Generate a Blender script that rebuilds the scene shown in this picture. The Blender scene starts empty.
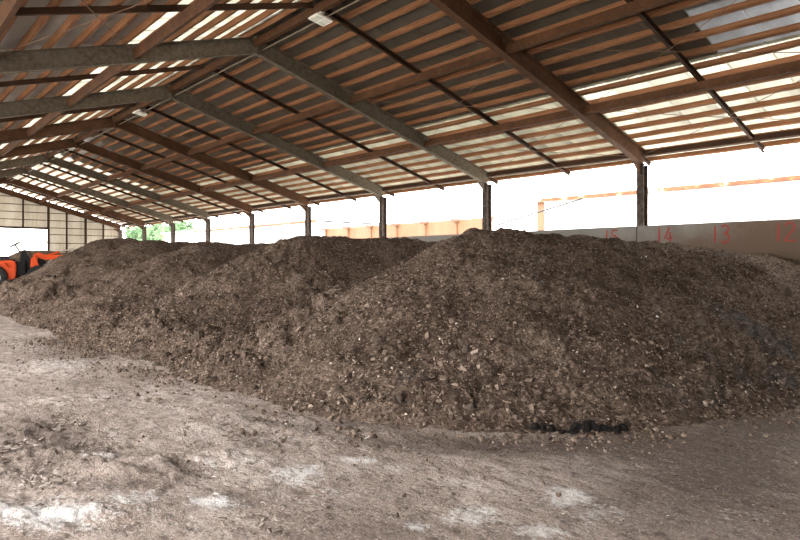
import bpy, bmesh, math, random
import numpy as np
from mathutils import Vector, Matrix

R = math.radians
random.seed(7); rng = np.random.default_rng(11)
SC = bpy.context.scene; COL = SC.collection

# ------------------------------------------------------------------ camera, sky, exposure
CAM_H = 1.6
YAW = 41.225
cam = bpy.data.cameras.new('camera'); cam.sensor_width = 36; cam.lens = 28.0
cam.shift_y = -8 / 800; cam.clip_end = 600
co = bpy.data.objects.new('camera', cam); COL.objects.link(co)
co.location = (0, 0, CAM_H); co.rotation_euler = (R(90), 0, R(-YAW)); SC.camera = co

w = bpy.data.worlds.new('overcast_sky'); SC.world = w; w.use_nodes = True
bg = w.node_tree.nodes['Background']
bg.inputs[0].default_value = (0.985, 0.99, 1.0, 1); bg.inputs[1].default_value = 5.0
sun = bpy.data.lights.new('sun', 'SUN'); sun.energy = 6.5; sun.angle = R(12); sun.color = (1, .96, .9)
so = bpy.data.objects.new('sun', sun); COL.objects.link(so)
so.rotation_euler = Vector((-0.36, 0.20, -0.91)).to_track_quat('-Z', 'Y').to_euler()
vs = SC.view_settings
vs.view_transform = 'Standard'; vs.look = 'None'; vs.exposure = 1.42; vs.gamma = 1; vs.use_curve_mapping = False

# ------------------------------------------------------------------ helpers
def np_mesh(name, V, F, smooth=False):
    """V (n,3), F (m,k)"""
    V = np.ascontiguousarray(V, dtype=np.float32); F = np.ascontiguousarray(F, dtype=np.int32)
    me = bpy.data.meshes.new(name); m, k = F.shape
    me.vertices.add(len(V)); me.vertices.foreach_set('co', V.ravel())
    me.loops.add(m * k); me.loops.foreach_set('vertex_index', F.ravel())
    me.polygons.add(m); me.polygons.foreach_set('loop_start', np.arange(0, m * k, k, dtype=np.int32))
    me.polygons.foreach_set('loop_total', np.full(m, k, dtype=np.int32))
    me.polygons.foreach_set('use_smooth', np.full(m, smooth, dtype=bool))
    me.update(calc_edges=True); me.validate()
    return me

def fattr(me, name, arr):
    a = me.attributes.new(name, 'FLOAT', 'POINT'); a.data.foreach_set('value', np.ascontiguousarray(arr, dtype=np.float32))

def link(name, data, mat=None, parent=None, loc=None, rot=None):
    o = bpy.data.objects.new(name, data); COL.objects.link(o)
    if mat is not None and data is not None and not data.materials: data.materials.append(mat)
    if parent is not None: o.parent = parent
    if loc is not None: o.location = loc
    if rot is not None: o.rotation_euler = rot
    return o

def tag(o, label, cat, group=None, kind=None):
    o['label'] = label; o['category'] = cat
    if group: o['group'] = group
    if kind: o['kind'] = kind
    return o

def empty(name, loc=(0, 0, 0), rz=0):
    o = bpy.data.objects.new(name, None); COL.objects.link(o)
    o.location = loc; o.rotation_euler = (0, 0, rz); o.empty_display_size = .2
    return o

class MB:
    """collects shapes into one mesh"""
    def __init__(s): s.v = []; s.f = []
    def add(s, vs, fs):
        n = len(s.v); s.v += [tuple(p) for p in vs]; s.f += [tuple(i + n for i in f) for f in fs]; return s
    def box(s, c, d, M=None):
        x, y, z = d[0] / 2, d[1] / 2, d[2] / 2
        vs = [Vector((a * x, b * y, e * z)) for a in (-1, 1) for b in (-1, 1) for e in (-1, 1)]
        if M is not None: vs = [M @ p for p in vs]
        vs = [p + Vector(c) for p in vs]
        return s.add(vs, [(0, 1, 3, 2), (4, 6, 7, 5), (0, 4, 5, 1), (2, 3, 7, 6), (0, 2, 6, 4), (1, 5, 7, 3)])
    def sweep(s, prof, p0, p1, up):
        """extrude closed profile (a,b): a along side, b along up, from p0 to p1"""
        p0 = Vector(p0); p1 = Vector(p1); d = (p1 - p0).normalized(); up = Vector(up)
        up = (up - d * up.dot(d)).normalized(); sd = d.cross(up)
        n = len(prof)
        vs = [p + sd * a + up * b for p in (p0, p1) for a, b in prof]
        fs = [(i, (i + 1) % n, n + (i + 1) % n, n + i) for i in range(n)]
        fs += [tuple(range(n))[::-1], tuple(range(n, 2 * n))]
        return s.add(vs, fs)
    def tube(s, pts, r, n=8, cap=True):
        pts = [Vector(p) for p in pts]; rs = r if isinstance(r, (list, tuple)) else [r] * len(pts)
        vs = []; ref = None
        for i, p in enumerate(pts):
            d = (pts[min(i + 1, len(pts) - 1)] - pts[max(i - 1, 0)]).normalized()
            if ref is None: ref = Vector((0, 0, 1)) if abs(d.z) < .9 else Vector((1, 0, 0))
            a = (ref - d * ref.dot(d)).normalized(); b = d.cross(a); ref = a
            vs += [p + (a * math.cos(2 * math.pi * k / n) + b * math.sin(2 * math.pi * k / n)) * rs[i] for k in range(n)]
        fs = [(i * n + k, i * n + (k + 1) % n, (i + 1) * n + (k + 1) % n, (i + 1) * n + k) for i in range(len(pts) - 1) for k in range(n)]
        if cap: fs += [tuple(range(n))[::-1], tuple(range((len(pts) - 1) * n, len(pts) * n))]
        return s.add(vs, fs)
    def prism(s, poly, y0, y1):
        """poly in (x,z), extruded along y"""
        n = len(poly); vs = [(x, y, z) for y in (y0, y1) for x, z in poly]
        fs = [(i, (i + 1) % n, n + (i + 1) % n, n + i) for i in range(n)] + [tuple(range(n))[::-1], tuple(range(n, 2 * n))]
        return s.add(vs, fs)
    def lathe_y(s, prof, c, n=28):
        """prof list of (radius, y) closed ring around y axis at c"""
        m = len(prof); vs = []
        for k in range(n):
            a = 2 * math.pi * k / n
            vs += [(c[0] + r * math.cos(a), c[1] + y, c[2] + r * math.sin(a)) for r, y in prof]
        fs = [(k * m + j, k * m + (j + 1) % m, ((k + 1) % n) * m + (j + 1) % m, ((k + 1) % n) * m + j) for k in range(n) for j in range(m)]
        return s.add(vs, fs)
    def mesh(s, name, smooth=False, bevel=0):
        me = bpy.data.meshes.new(name); me.from_pydata(s.v, [], s.f)
        bm = bmesh.new(); bm.from_mesh(me); bmesh.ops.recalc_face_normals(bm, faces=bm.faces)
        if bevel: bmesh.ops.bevel(bm, geom=[e for e in bm.edges if e.calc_face_angle(0) > .5], offset=bevel, segments=2, affect='EDGES')
        bm.to_mesh(me); bm.free()
        if smooth:
            for p in me.polygons: p.use_smooth = True
        me.update(); return me
    def build(s, name, mat, parent=None, smooth=False, bevel=0):
        return link(name, s.mesh(name, smooth, bevel), mat, parent)

def hprof(dep, wid, tw=.012, tf=.018):
    a, b, t, f = wid / 2, dep / 2, tw / 2, tf
    return [(-a, -b), (a, -b), (a, -b + f), (t, -b + f), (t, b - f), (a, b - f), (a, b), (-a, b), (-a, b - f), (-t, b - f), (-t, -b + f), (-a, -b + f)]
def cprof(dep, wid, t=.012, flip=1):
    a, b = wid / 2 * flip, dep / 2; u = t * flip
    p = [(-a, -b), (a, -b), (a, -b + t), (-a + u, -b + t), (-a + u, b - t), (a, b - t), (a, b), (-a, b)]
    return p if flip > 0 else p[::-1]
def rprof(dep, wid): return [(-wid / 2, -dep / 2), (wid / 2, -dep / 2), (wid / 2, dep / 2), (-wid / 2, dep / 2)]

# ------------------------------------------------------------------ procedural materials
class NT:
    def __init__(s, name):
        s.m = bpy.data.materials.new(name); s.m.use_nodes = True; s.t = s.m.node_tree; s.t.nodes.clear()
        s.out = s.n('ShaderNodeOutputMaterial'); s.b = s.n('ShaderNodeBsdfPrincipled'); s.l(s.b.outputs[0], s.out.inputs[0])
        s.co = s.n('ShaderNodeTexCoord').outputs['Object']
    def n(s, t, **k):
        x = s.t.nodes.new(t)
        for a, v in k.items(): setattr(x, a, v)
        return x
    def l(s, a, b): s.t.links.new(a, b)
    def noise(s, scale, detail=4, rough=.55, stretch=None, dist=0, co=None):
        x = s.n('ShaderNodeTexNoise'); x.inputs['Scale'].default_value = scale; x.inputs['Detail'].default_value = detail
        x.inputs['Roughness'].default_value = rough; x.inputs['Distortion'].default_value = dist
        c = co or s.co
        if stretch:
            mp = s.n('ShaderNodeMapping'); mp.inputs['Scale'].default_value = stretch[:3]
            if len(stretch) > 3: mp.inputs['Rotation'].default_value = (0, 0, stretch[3])
            s.l(c, mp.inputs[0]); c = mp.outputs[0]
        s.l(c, x.inputs['Vector']); return x.outputs['Fac']
    def voro(s, scale, feature='F1', out='Distance'):
        x = s.n('ShaderNodeTexVoronoi', feature=feature); x.inputs['Scale'].default_value = scale; s.l(s.co, x.inputs['Vector']); return x.outputs[out]
    def ramp(s, fac, stops):
        x = s.n('ShaderNodeValToRGB'); e = x.color_ramp.elements
        while len(e) < len(stops): e.new(.5)
        for i, (p, c) in enumerate(stops):
            e[i].position = p; e[i].color = (c, c, c, 1) if isinstance(c, (int, float)) else (*c, 1)
        s.l(fac, x.inputs[0]); return x.outputs[0]
    def mix(s, fac, a, b, bt='MIX'):
        x = s.n('ShaderNodeMix', data_type='RGBA', blend_type=bt)
        for sock, v in ((x.inputs[0], fac), (x.inputs[6], a), (x.inputs[7], b)):
            if hasattr(v, 'links'): s.l(v, sock)
            else: sock.default_value = v if not isinstance(v, tuple) else (*v, 1)
        return x.outputs[2]
    def math(s, op, a, b=0, c=None):
        x = s.n('ShaderNodeMath', operation=op)
        for i, v in enumerate((a, b, c)):
            if v is None: continue
            if hasattr(v, 'links'): s.l(v, x.inputs[i])
            else: x.inputs[i].default_value = v
        return x.outputs[0]
    def attr(s, name): return s.n('ShaderNodeAttribute', attribute_name=name).outputs['Fac']
    def rnd(s): return s.n('ShaderNodeObjectInfo').outputs['Random']
    def bump(s, h, strength=.5, dist=.02):
        x = s.n('ShaderNodeBump'); x.inputs['Strength'].default_value = strength; x.inputs['Distance'].default_value = dist
        s.l(h, x.inputs['Height']); s.l(x.outputs[0], s.b.inputs['Normal'])
    def col(s, c):
        if hasattr(c, 'links'): s.l(c, s.b.inputs['Base Color'])
        else: s.b.inputs['Base Color'].default_value = (*c, 1)
    def set(s, rough=.7, metal=0, spec=None):
        for k, v in (('Roughness', rough), ('Metallic', metal)):
            if hasattr(v, 'links'): s.l(v, s.b.inputs[k])
            else: s.b.inputs[k].default_value = v
        if spec is not None: s.b.inputs['Specular IOR Level'].default_value = spec

def simple(name, c1, c2, scale=6, rough=.7, metal=0, bump=.2, stretch=None, spec=None):
    t = NT(name); f = t.noise(scale, 5, .6, stretch)
    t.col(t.ramp(f, [(.3, c1), (.7, c2)])); t.set(rough, metal, spec)
    if bump: t.bump(t.noise(scale * 6, 3), bump, .01)
    return t.m

def steel(name, base, rust, dust, dustamt):
    t = NT(name); a = t.noise(1.6, 6, .65); b = t.noise(9, 5, .7)
    c = t.mix(t.ramp(a, [(.42, 0.), (.62, 1.)]), base, rust)
    c = t.mix(t.ramp(b, [(1 - dustamt - .15, 0.), (1 - dustamt + .1, .85)]), c, dust)
    c = t.mix(t.ramp(t.noise(26, 3), [(.62, 0.), (.7, .6)]), c, (.02, .012, .008))
    t.col(c); t.set(.72, 0, .12); t.bump(b, .25, .01); return t.m

M = {}
M['steel_rust'] = steel('brown_rusty_steel', (.060, .029, .015), (.085, .040, .020), (.125, .070, .040), .34)
M['steel_grey'] = steel('grey_brown_painted_steel', (.080, .064, .045), (.056, .035, .021), (.130, .110, .082), .50)
M['column'] = steel('weathered_column_steel', (.042, .032, .026), (.06, .036, .024), (.14, .13, .12), .38)
M['beam'] = steel('red_brown_beam_paint', (.060, .028, .014), (.085, .039, .019), (.115, .062, .034), .34)
M['secondary'] = steel('dark_brown_channel', (.032, .017, .010), (.050, .025, .013), (.08, .045, .026), .30)
M['rod'] = simple('rusty_rod', (.10, .05, .03), (.17, .09, .05), 8)

t = NT('orange_brown_timber_purlin')
f = t.noise(2.2, 6, .65, (6, .7, 6)); k = t.noise(5, 5, .7)
c = t.ramp(f, [(.25, (.095, .043, .020)), (.5, (.195, .091, .043)), (.75, (.29, .146, .075))])
c = t.mix(t.ramp(k, [(.58, 0.), (.72, .75)]), c, (.12, .055, .03))
c = t.mix(t.math('MULTIPLY', t.rnd(), .3), c, (.24, .10, .05))
t.col(c); t.set(.7, 0, .12); t.bump(k, .35, .015); M['purlin'] = t.m

t = NT('galvanised_roof_sheet')
f = t.noise(.8, 4, .5, (1.0, 1.4, 1)); g = t.noise(1.7, 5, .6)
c = t.ramp(f, [(.3, (.068, .060, .047)), (.7, (.125, .112, .09))])
c = t.mix(t.math('MULTIPLY', t.rnd(), .4), c, (.055, .050, .042))
c = t.mix(t.ramp(g, [(.70, 0.), (.74, .85)]), c, (.06, .032, .017))
t.col(c); t.set(t.math('MULTIPLY_ADD', t.rnd(), .10, .30), .35); M['sheet'] = t.m
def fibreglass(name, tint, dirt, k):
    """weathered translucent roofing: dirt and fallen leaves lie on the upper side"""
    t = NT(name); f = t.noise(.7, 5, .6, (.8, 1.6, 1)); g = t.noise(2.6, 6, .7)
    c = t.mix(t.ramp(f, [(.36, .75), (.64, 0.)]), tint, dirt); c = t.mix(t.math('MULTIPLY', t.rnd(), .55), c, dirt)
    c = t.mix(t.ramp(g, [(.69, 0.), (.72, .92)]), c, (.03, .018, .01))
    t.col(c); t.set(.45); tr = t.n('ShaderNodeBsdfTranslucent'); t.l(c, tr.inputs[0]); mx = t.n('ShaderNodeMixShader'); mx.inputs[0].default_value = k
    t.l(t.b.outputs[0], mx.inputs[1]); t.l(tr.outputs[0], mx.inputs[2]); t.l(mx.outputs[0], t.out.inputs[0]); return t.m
M['grey_sheet'] = simple('dull_grey_roof_sheet', (.26, .25, .23), (.38, .365, .33), 1.2, .5, .2, 0)  # left slope: bounce light painted in as a lighter base colour
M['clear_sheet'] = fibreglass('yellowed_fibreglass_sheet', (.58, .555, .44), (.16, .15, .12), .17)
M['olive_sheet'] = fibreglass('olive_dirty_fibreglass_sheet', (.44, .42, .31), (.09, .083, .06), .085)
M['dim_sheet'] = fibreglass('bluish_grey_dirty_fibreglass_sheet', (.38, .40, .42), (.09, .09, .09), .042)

t = NT('translucent_wall_sheet')
f = t.noise(1.3, 5, .6, (1, 1, .35)); c = t.ramp(f, [(.3, (.29, .25, .195)), (.7, (.40, .355, .29))])
c = t.mix(t.math('MULTIPLY', t.rnd(), .4), c, (.24, .20, .145)); t.col(c); t.set(.6, 0, .2)
tr = t.n('ShaderNodeBsdfTranslucent'); t.l(c, tr.inputs[0]); mx = t.n('ShaderNodeMixShader'); mx.inputs[0].default_value = .10
t.l(t.b.outputs[0], mx.inputs[1]); t.l(tr.outputs[0], mx.inputs[2]); t.l(mx.outputs[0], t.out.inputs[0]); M['siding'] = t.m

t = NT('stained_concrete')
f = t.noise(.9, 6, .6); s_ = t.noise(.7, 5, .65, (1, 1, .8)); k = t.noise(16, 4)
c = t.ramp(f, [(.3, (.15, .139, .122)), (.7, (.23, .213, .187))])
sep = t.n('ShaderNodeSeparateXYZ'); t.l(t.co, sep.inputs[0])
low = t.math('SUBTRACT', 2.75, sep.outputs[2])          # soil smeared on by the heaps and the loader
near = t.math('MULTIPLY_ADD', sep.outputs[1], -.10, .78)
st = t.math('ADD', t.math('MULTIPLY', low, .55), near); st = t.math('ADD', st, t.math('MULTIPLY_ADD', s_, 1.6, -.5))
c = t.mix(t.ramp(st, [(.25, 0.), (.75, .9)]), c, (.115, .070, .042))
c = t.mix(t.ramp(k, [(.62, 0.), (.72, .4)]), c, (.12, .09, .07))
t.col(c); t.set(.85); t.bump(k, .3, .01); M['concrete'] = t.m
M['red_paint'] = simple('faded_red_paint', (.22, .022, .012), (.29, .042, .025), 14, .7)

# floor: pale trodden earth over concrete with limy spills, damp soil and light falloff painted in
t = NT('trodden_earth_floor')
lime_lit, mud_shade = t.attr('lime'), t.attr('mud')
big = t.noise(.55, 6, .6); fine = t.noise(7, 7, .75, (1.5, .8, 1, R(-20))); gr = t.noise(34, 5, .75); strk = t.noise(2.2, 7, .7, (2.4, .6, 1, R(-20)))
grain = t.noise(75, 4, .75)
c = t.ramp(t.math('ADD', t.math('MULTIPLY', big, .45), t.math('MULTIPLY', strk, .55)), [(.36, (.165, .122, .098)), (.5, (.325, .256, .213)), (.63, (.56, .475, .415))])
md = t.math('ADD', t.math('MULTIPLY', mud_shade, 1.15), t.math('MULTIPLY_ADD', strk, 1.5, -.98))
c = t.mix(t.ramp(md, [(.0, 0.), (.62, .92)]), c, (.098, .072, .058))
c = t.mix(t.ramp(fine, [(.38, .85), (.51, 0.)]), c, (.10, .076, .063))
c = t.mix(t.math('MULTIPLY', t.ramp(gr, [(.52, 0.), (.62, .7)]), t.math('MULTIPLY_ADD', mud_shade, -.85, 1)), c, (.50, .44, .40))
c = t.mix(t.ramp(grain, [(.38, .8), (.48, 0.)]), c, (.075, .056, .045))
ls = t.math('ADD', t.math('MULTIPLY', lime_lit, 1.32), t.math('MULTIPLY_ADD', t.noise(6.5, 8, .8, (1.7, .75, 1, R(-20))), 3.2, -2.12))
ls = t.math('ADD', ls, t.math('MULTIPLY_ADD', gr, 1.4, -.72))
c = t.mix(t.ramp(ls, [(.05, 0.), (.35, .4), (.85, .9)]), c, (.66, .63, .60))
t.col(c); t.set(.92, 0, .06)
hh = t.math('ADD', t.math('MULTIPLY', fine, 1.2), t.math('MULTIPLY', gr, .6)); t.bump(hh, 1.0, .05); M['floor'] = t.m

def soil(name, d, m, l, chip=.35):
    t = NT(name); b = t.noise(.9, 6, .65); f = t.noise(11, 7, .75); g = t.noise(48, 5, .75); v = t.voro(34, out='Color')
    ash = t.attr('ash')
    c = t.ramp(t.math('ADD', t.math('MULTIPLY', f, .62), t.math('MULTIPLY', b, .38)), [(.36, d), (.5, m), (.64, l)])
    c = t.mix(t.ramp(t.noise(1.7, 6, .7), [(.56, 0.), (.70, .6)]), c, d)
    sv = t.n('ShaderNodeSeparateColor'); t.l(v, sv.inputs[0])
    c = t.mix(t.ramp(sv.outputs[0], [(.0, .75), (.45, 0.)]), c, d)
    c = t.mix(t.ramp(sv.outputs[1], [(.86, 0.), (.95, chip)]), c, tuple(min(1, q * 1.9) for q in l))
    c = t.mix(t.ramp(g, [(.32, .8), (.48, 0.)]), c, tuple(q * .7 for q in d))
    a2 = t.math('ADD', t.math('MULTIPLY', ash, 1.0), t.math('MULTIPLY_ADD', t.noise(5, 6, .75), 2.0, -1.25))
    c = t.mix(t.ramp(a2, [(.1, 0.), (.8, .7)]), c, t.mix(t.ramp(f, [(.4, 0.), (.6, 1.)]), (.035, .033, .032), (.13, .128, .13)))
    t.col(c); t.set(.95, 0, .04); t.bump(t.math('ADD', f, t.math('MULTIPLY', g, .6)), 1.0, .07); return t.m
M['soil'] = soil('brown_compost', (.028, .018, .012), (.124, .087, .065), (.265, .197, .152))
t = NT('loose_compost_clod'); ti = t.attr('tint'); f = t.noise(18, 5, .7)
c = t.ramp(ti, [(0., (.028, .02, .015)), (.45, (.10, .069, .051)), (.8, (.19, .138, .105)), (1., (.30, .23, .18))])
c = t.mix(t.ramp(f, [(.3, .6), (.55, 0.)]), c, (.035, .025, .019)); t.col(c); t.set(.95, 0, .04); t.bump(f, .8, .02); M['clod'] = t.m
t = NT('compost_lump'); r_ = t.rnd(); f = t.noise(12, 6, .75)
c = t.ramp(r_, [(0., (.05, .036, .027)), (.5, (.11, .082, .062)), (1., (.20, .158, .127))])
c = t.mix(t.ramp(f, [(.32, .75), (.58, 0.)]), c, (.035, .025, .019)); t.col(c); t.set(.95, 0, .04); t.bump(f, 1, .03); M['lump'] = t.m
M['black_lump'] = simple('damp_black_mud', (.008, .007, .007), (.022, .019, .017), 10, .9, 0, .8, None, .03)
t = NT('pale_wood_chip'); ti = t.attr('tint')
t.col(t.ramp(ti, [(0., (.14, .10, .07)), (.6, (.29, .22, .165)), (1., (.62, .55, .47))])); t.set(.8); M['chip'] = t.m
t = NT('dry_compost_flake'); ti = t.attr('tint'); f = t.noise(20, 5, .7)
c = t.ramp(ti, [(0., (.06, .044, .033)), (.5, (.16, .116, .088)), (1., (.28, .215, .17))]); c = t.mix(t.ramp(f, [(.36, .6), (.55, 0.)]), c, (.05, .037, .028)); t.col(c); t.set(.95, 0, .04); M['flake'] = t.m
t = NT('dried_mud_flake'); ti = t.attr('tint'); f = t.noise(22, 5, .7)
c = t.ramp(ti, [(0., (.12, .094, .078)), (.5, (.24, .195, .165)), (1., (.42, .36, .32))]); c = t.mix(t.ramp(f, [(.36, .6), (.55, 0.)]), c, (.11, .085, .07)); t.col(c); t.set(.95, 0, .04); M['mud_flake'] = t.m
M['pale_scrap'] = simple('pale_scrap', (.62, .58, .53), (.80, .78, .74), 8, .6)

M['white_wall'] = simple('white_painted_cladding', (.78, .77, .75), (.88, .87, .85), 1.2, .6, 0, .05)
M['tan_wall'] = simple('tan_weathered_panel', (.145, .066, .028), (.185, .092, .045), 1.5, .7, 0, .1, (1, 1, .3))
t = NT('rusty_gutter'); f = t.noise(2.2, 6, .7, (1, 1, 1)); t.col(t.ramp(f, [(.35, (.5, .42, .33)), (.42, (.19, .075, .025)), (.6, (.085, .026, .009)), (.75, (.22, .11, .055))])); t.set(.8); M['gutter'] = t.m
M['tan_eave'] = simple('pale_tan_eave', (.34, .28, .20), (.40, .33, .25), 2)
M['dark_bracket'] = simple('dark_rusty_bracket', (.08, .04, .025), (.14, .07, .04), 10)
M['yard'] = simple('pale_concrete_yard', (.50, .47, .42), (.60, .57, .51), .6, .85, 0, .1)
M['white_roof'] = simple('pale_metal_roof', (.75, .75, .74), (.85, .85, .84), 2, .6)
t = NT('light_green_leaf'); r_ = t.noise(1.4, 3); c = t.ramp(r_, [(.3, (.07, .14, .06)), (.7, (.14, .22, .11))]); t.col(c); t.set(.6)
tr = t.n('ShaderNodeBsdfTranslucent'); t.l(c, tr.inputs[0]); mx = t.n('ShaderNodeMixShader'); mx.inputs[0].default_value = .45
t.l(t.b.outputs[0], mx.inputs[1]); t.l(tr.outputs[0], mx.inputs[2]); t.l(mx.outputs[0], t.out.inputs[0]); M['leaf'] = t.m
M['bark'] = simple('bark', (.10, .07, .05), (.18, .13, .09), 10)

M['orange'] = simple('orange_machine_paint', (.50, .048, .004), (.58, .068, .007), 4, .5, 0, .02, None, .2)
M['black'] = simple('black_plastic', (.006, .006, .006), (.014, .014, .014), 8, .6, 0, .05, None, .12)
M['rubber'] = simple('dusty_tyre_rubber', (.012, .012, .012), (.03, .028, .025), 6, .9, 0, .2, None, .08)
M['steel_bright'] = simple('bright_steel', (.5, .5, .5), (.65, .65, .64), 5, .3, .9, 0)
M['grey_paint'] = simple('grey_rim_paint', (.28, .28, .28), (.36, .35, .34), 6, .5)
M['lamp_white'] = simple('white_lamp_housing', (.80, .77, .72), (.86, .84, .80), 6, .45, 0, 0)
M['lamp_lens'] = simple('grey_green_lens', (.52, .55, .47), (.60, .62, .54), 8, .25, 0, 0)
M['conduit'] = simple('pale_conduit', (.15, .115, .08), (.2, .16, .12), 4, .5, 0, 0)

# ------------------------------------------------------------------ numpy noise
def _h(ix, iy, seed):
    n = (ix.astype(np.int64) * 374761393 + iy.astype(np.int64) * 668265263 + seed * 2147483647) & 0xFFFFFFFF
    n = ((n ^ (n >> 13)) * 1274126177) & 0xFFFFFFFF; n = n ^ (n >> 16)
    return (n & 0xFFFFFF) / float(0x1000000)
def vnoise(x, y, seed=0):
    ix = np.floor(x); iy = np.floor(y); fx = x - ix; fy = y - iy; ux = fx * fx * (3 - 2 * fx); uy = fy * fy * (3 - 2 * fy)
    a = _h(ix, iy, seed); b = _h(ix + 1, iy, seed); c = _h(ix, iy + 1, seed); d = _h(ix + 1, iy + 1, seed)
    return (a + (b - a) * ux) * (1 - uy) + (c + (d - c) * ux) * uy
def fbm(x, y, oct=4, seed=0, gain=.5):
    r = 0; a = 1; s = 0
    for i in range(oct): r = r + a * vnoise(x * 2 ** i + 17.3 * i, y * 2 ** i - 9.1 * i, seed + i); s += a; a *= gain
    return r / s
def lumps(x, y, seed=0):
    """clod-like bumps: height of rounded cells"""
    ix = np.floor(x); iy = np.floor(y); best = np.zeros_like(x)
    for dx in (-1, 0, 1):
        for dy in (-1, 0, 1):
            cx = ix + dx; cy = iy + dy
            px = cx + _h(cx, cy, seed); py = cy + _h(cx, cy, seed + 50); r = .35 + .5 * _h(cx, cy, seed + 99)
            d2 = ((x - px) ** 2 + (y - py) ** 2) / (r * r)
            best = np.maximum(best, r * np.sqrt(np.clip(1 - d2, 0, 1)))
    return best

# ------------------------------------------------------------------ the hall: dimensions
RX, RZ = 8.08, 7.40            # ridge line (centre of the frames' depth)
HALF, ZE = 9.42, 4.66          # half span, rafter centre at the columns
ANG = math.atan((RZ - ZE) / HALF); CA, SA = math.cos(ANG), math.sin(ANG); SL = HALF / CA
XR = RX + HALF; XL = RX - HALF
Y0, BAY = 9.1, 6.0
FR = [Y0 + BAY * n for n in range(-5, 9)]          # frame positions along the hall
YA, YB = FR[0] - .6, FR[-1] + .25
def rp(sgn, s, y, n=0): return Vector((RX + sgn * (s * CA + n * SA), y, RZ - s * SA + n * CA))
def nrm(sgn): return Vector((sgn * SA, 0, CA))
DEP = .42                       # rafter depth
TOP = DEP / 2

# ------------------------------------------------------------------ floor and yard
def ground_pt(px, py):
    d = ((px - 400) / 622.2, 1, (262 - py) / 622.2); tt = -CAM_H / d[2]; c, s = math.cos(R(YAW)), math.sin(R(YAW))
    return np.array([(d[0] * c + d[1] * s) * tt, (-d[0] * s + d[1] * c) * tt])

def spot_mask(X, Y, spots):
    m = np.zeros_like(X)
    for px, py, rx, ry, a in spots:
        c = ground_pt(px, py); u = (ground_pt(px + rx, py) - ground_pt(px - rx, py)) / 2; v = (ground_pt(px, py - ry) - ground_pt(px, py + ry)) / 2
        B = np.linalg.inv(np.stack([u, v], 1)); dx, dy = X - c[0], Y - c[1]
        q = (B[0, 0] * dx + B[0, 1] * dy) ** 2 + (B[1, 0] * dx + B[1, 1] * dy) ** 2
        m = np.maximum(m, a * np.exp(-q * 1.1))
    return m
LIME_LIT = [(50, 520, 90, 22, .95), (135, 508, 40, 14, .8), (212, 508, 34, 10, 1.0), (100, 462, 40, 6, .6), (300, 478, 40, 16, .85), (362, 464, 26, 5, .95), (230, 465, 60, 10, .55),
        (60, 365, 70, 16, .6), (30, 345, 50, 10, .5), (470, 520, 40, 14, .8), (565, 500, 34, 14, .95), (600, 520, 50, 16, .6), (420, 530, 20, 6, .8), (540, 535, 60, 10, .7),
        (150, 400, 110, 22, .38), (270, 440, 60, 16, .45), (330, 500, 60, 16, .5), (740, 520, 60, 20, .4), (395, 470, 30, 6, .6)]  # white spills; broad faint spots paint in the lit left floor
MUD_SHADE = [(720, 480, 170, 60, .75), (480, 450, 120, 12, .8), (700, 450, 190, 40, .8), (560, 452, 120, 14, .8), (420, 446, 90, 10, .7), (360, 430, 90, 10, .6), (760, 430, 100, 20, .9), (230, 505, 90, 14, .5), (650, 500, 160, 30, .45),
        (40, 445, 75, 30, .75), (120, 490, 90, 10, .5), (260, 425, 60, 12, .5), (160, 480, 70, 10, .4), (380, 535, 110, 14, .45), (80, 385, 40, 5, .4)]  # damp soil, plus shade painted in where the right floor gets less light
def floor_patch(x0, x1, y0, y1, st):
    nx = int(round((x1 - x0) / st)) + 1; ny = int(round((y1 - y0) / st)) + 1
    X, Y = np.meshgrid(np.linspace(x0, x1, nx), np.linspace(y0, y1, ny))
    lime_lit = spot_mask(X, Y, LIME_LIT); mud_shade = spot_mask(X, Y, MUD_SHADE)
    Z = .05 * (fbm(X * .35, Y * .35, 3, 3) - .5) + .018 * (fbm(X * 2.2, Y * 1.1, 4, 8) - .5)
    flake = spot_mask(X, Y, [(30, 450, 80, 40, 1.), (160, 470, 120, 22, .7), (250, 425, 70, 14, .6), (60, 520, 120, 20, .7), (330, 440, 80, 16, .5)])
    uu = X * .94 + Y * .34; vv = -X * .34 + Y * .94          # wheel direction runs along vv
    f = fbm(uu * 2.6, vv * 1.1, 5, 21, .6) * 9; fr = f - np.floor(f); ter = np.floor(f) + np.clip(fr / .18, 0, 1)
    Z += (.10 + flake) * .034 * (ter - 4.5) * (.3 + vnoise(X * 1.7, Y * 1.7, 4))
    Z += flake * .05 * np.clip(lumps(uu * 5.5, vv * 3.0, 31) - .25, 0, 1)
    Z += .022 * np.clip(lumps(X * 8, Y * 8, 61) - .3, 0, 1) * (.35 + mud_shade + flake)
    q = (np.arange(ny - 1)[:, None] * nx + np.arange(nx - 1)[None]).ravel()
    F = np.stack([q, q + 1, q + nx + 1, q + nx], 1)
    me = np_mesh('floor', np.stack([X.ravel(), Y.ravel(), Z.ravel()], 1), F, True)
    fattr(me, 'lime', lime_lit.ravel()); fattr(me, 'mud', mud_shade.ravel()); return me
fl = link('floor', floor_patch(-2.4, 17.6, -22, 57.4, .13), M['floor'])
# the trodden stretch nearest the heaps gets a finer skin
tag(fl, 'pale brown trodden earth floor with white lime spills and dark damp soil', 'floor', kind='structure')
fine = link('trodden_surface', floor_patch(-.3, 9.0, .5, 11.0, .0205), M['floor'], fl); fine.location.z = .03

yd = MB()
for x0, x1, y0, y1 in ((-60, -2.4, -60, 160), (17.6, 120, -60, 160), (-2.4, 17.6, -60, -22), (-2.4, 17.6, 57.4, 160)):
    yd.add([(x0, y0, -.03), (x1, y0, -.03), (x1, y1, -.03), (x0, y1, -.03)], [(0, 1, 2, 3)])
tag(yd.build('yard_ground', M['yard']), 'pale concrete yard outside the open sides of the shed', 'yard', kind='structure')

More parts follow.
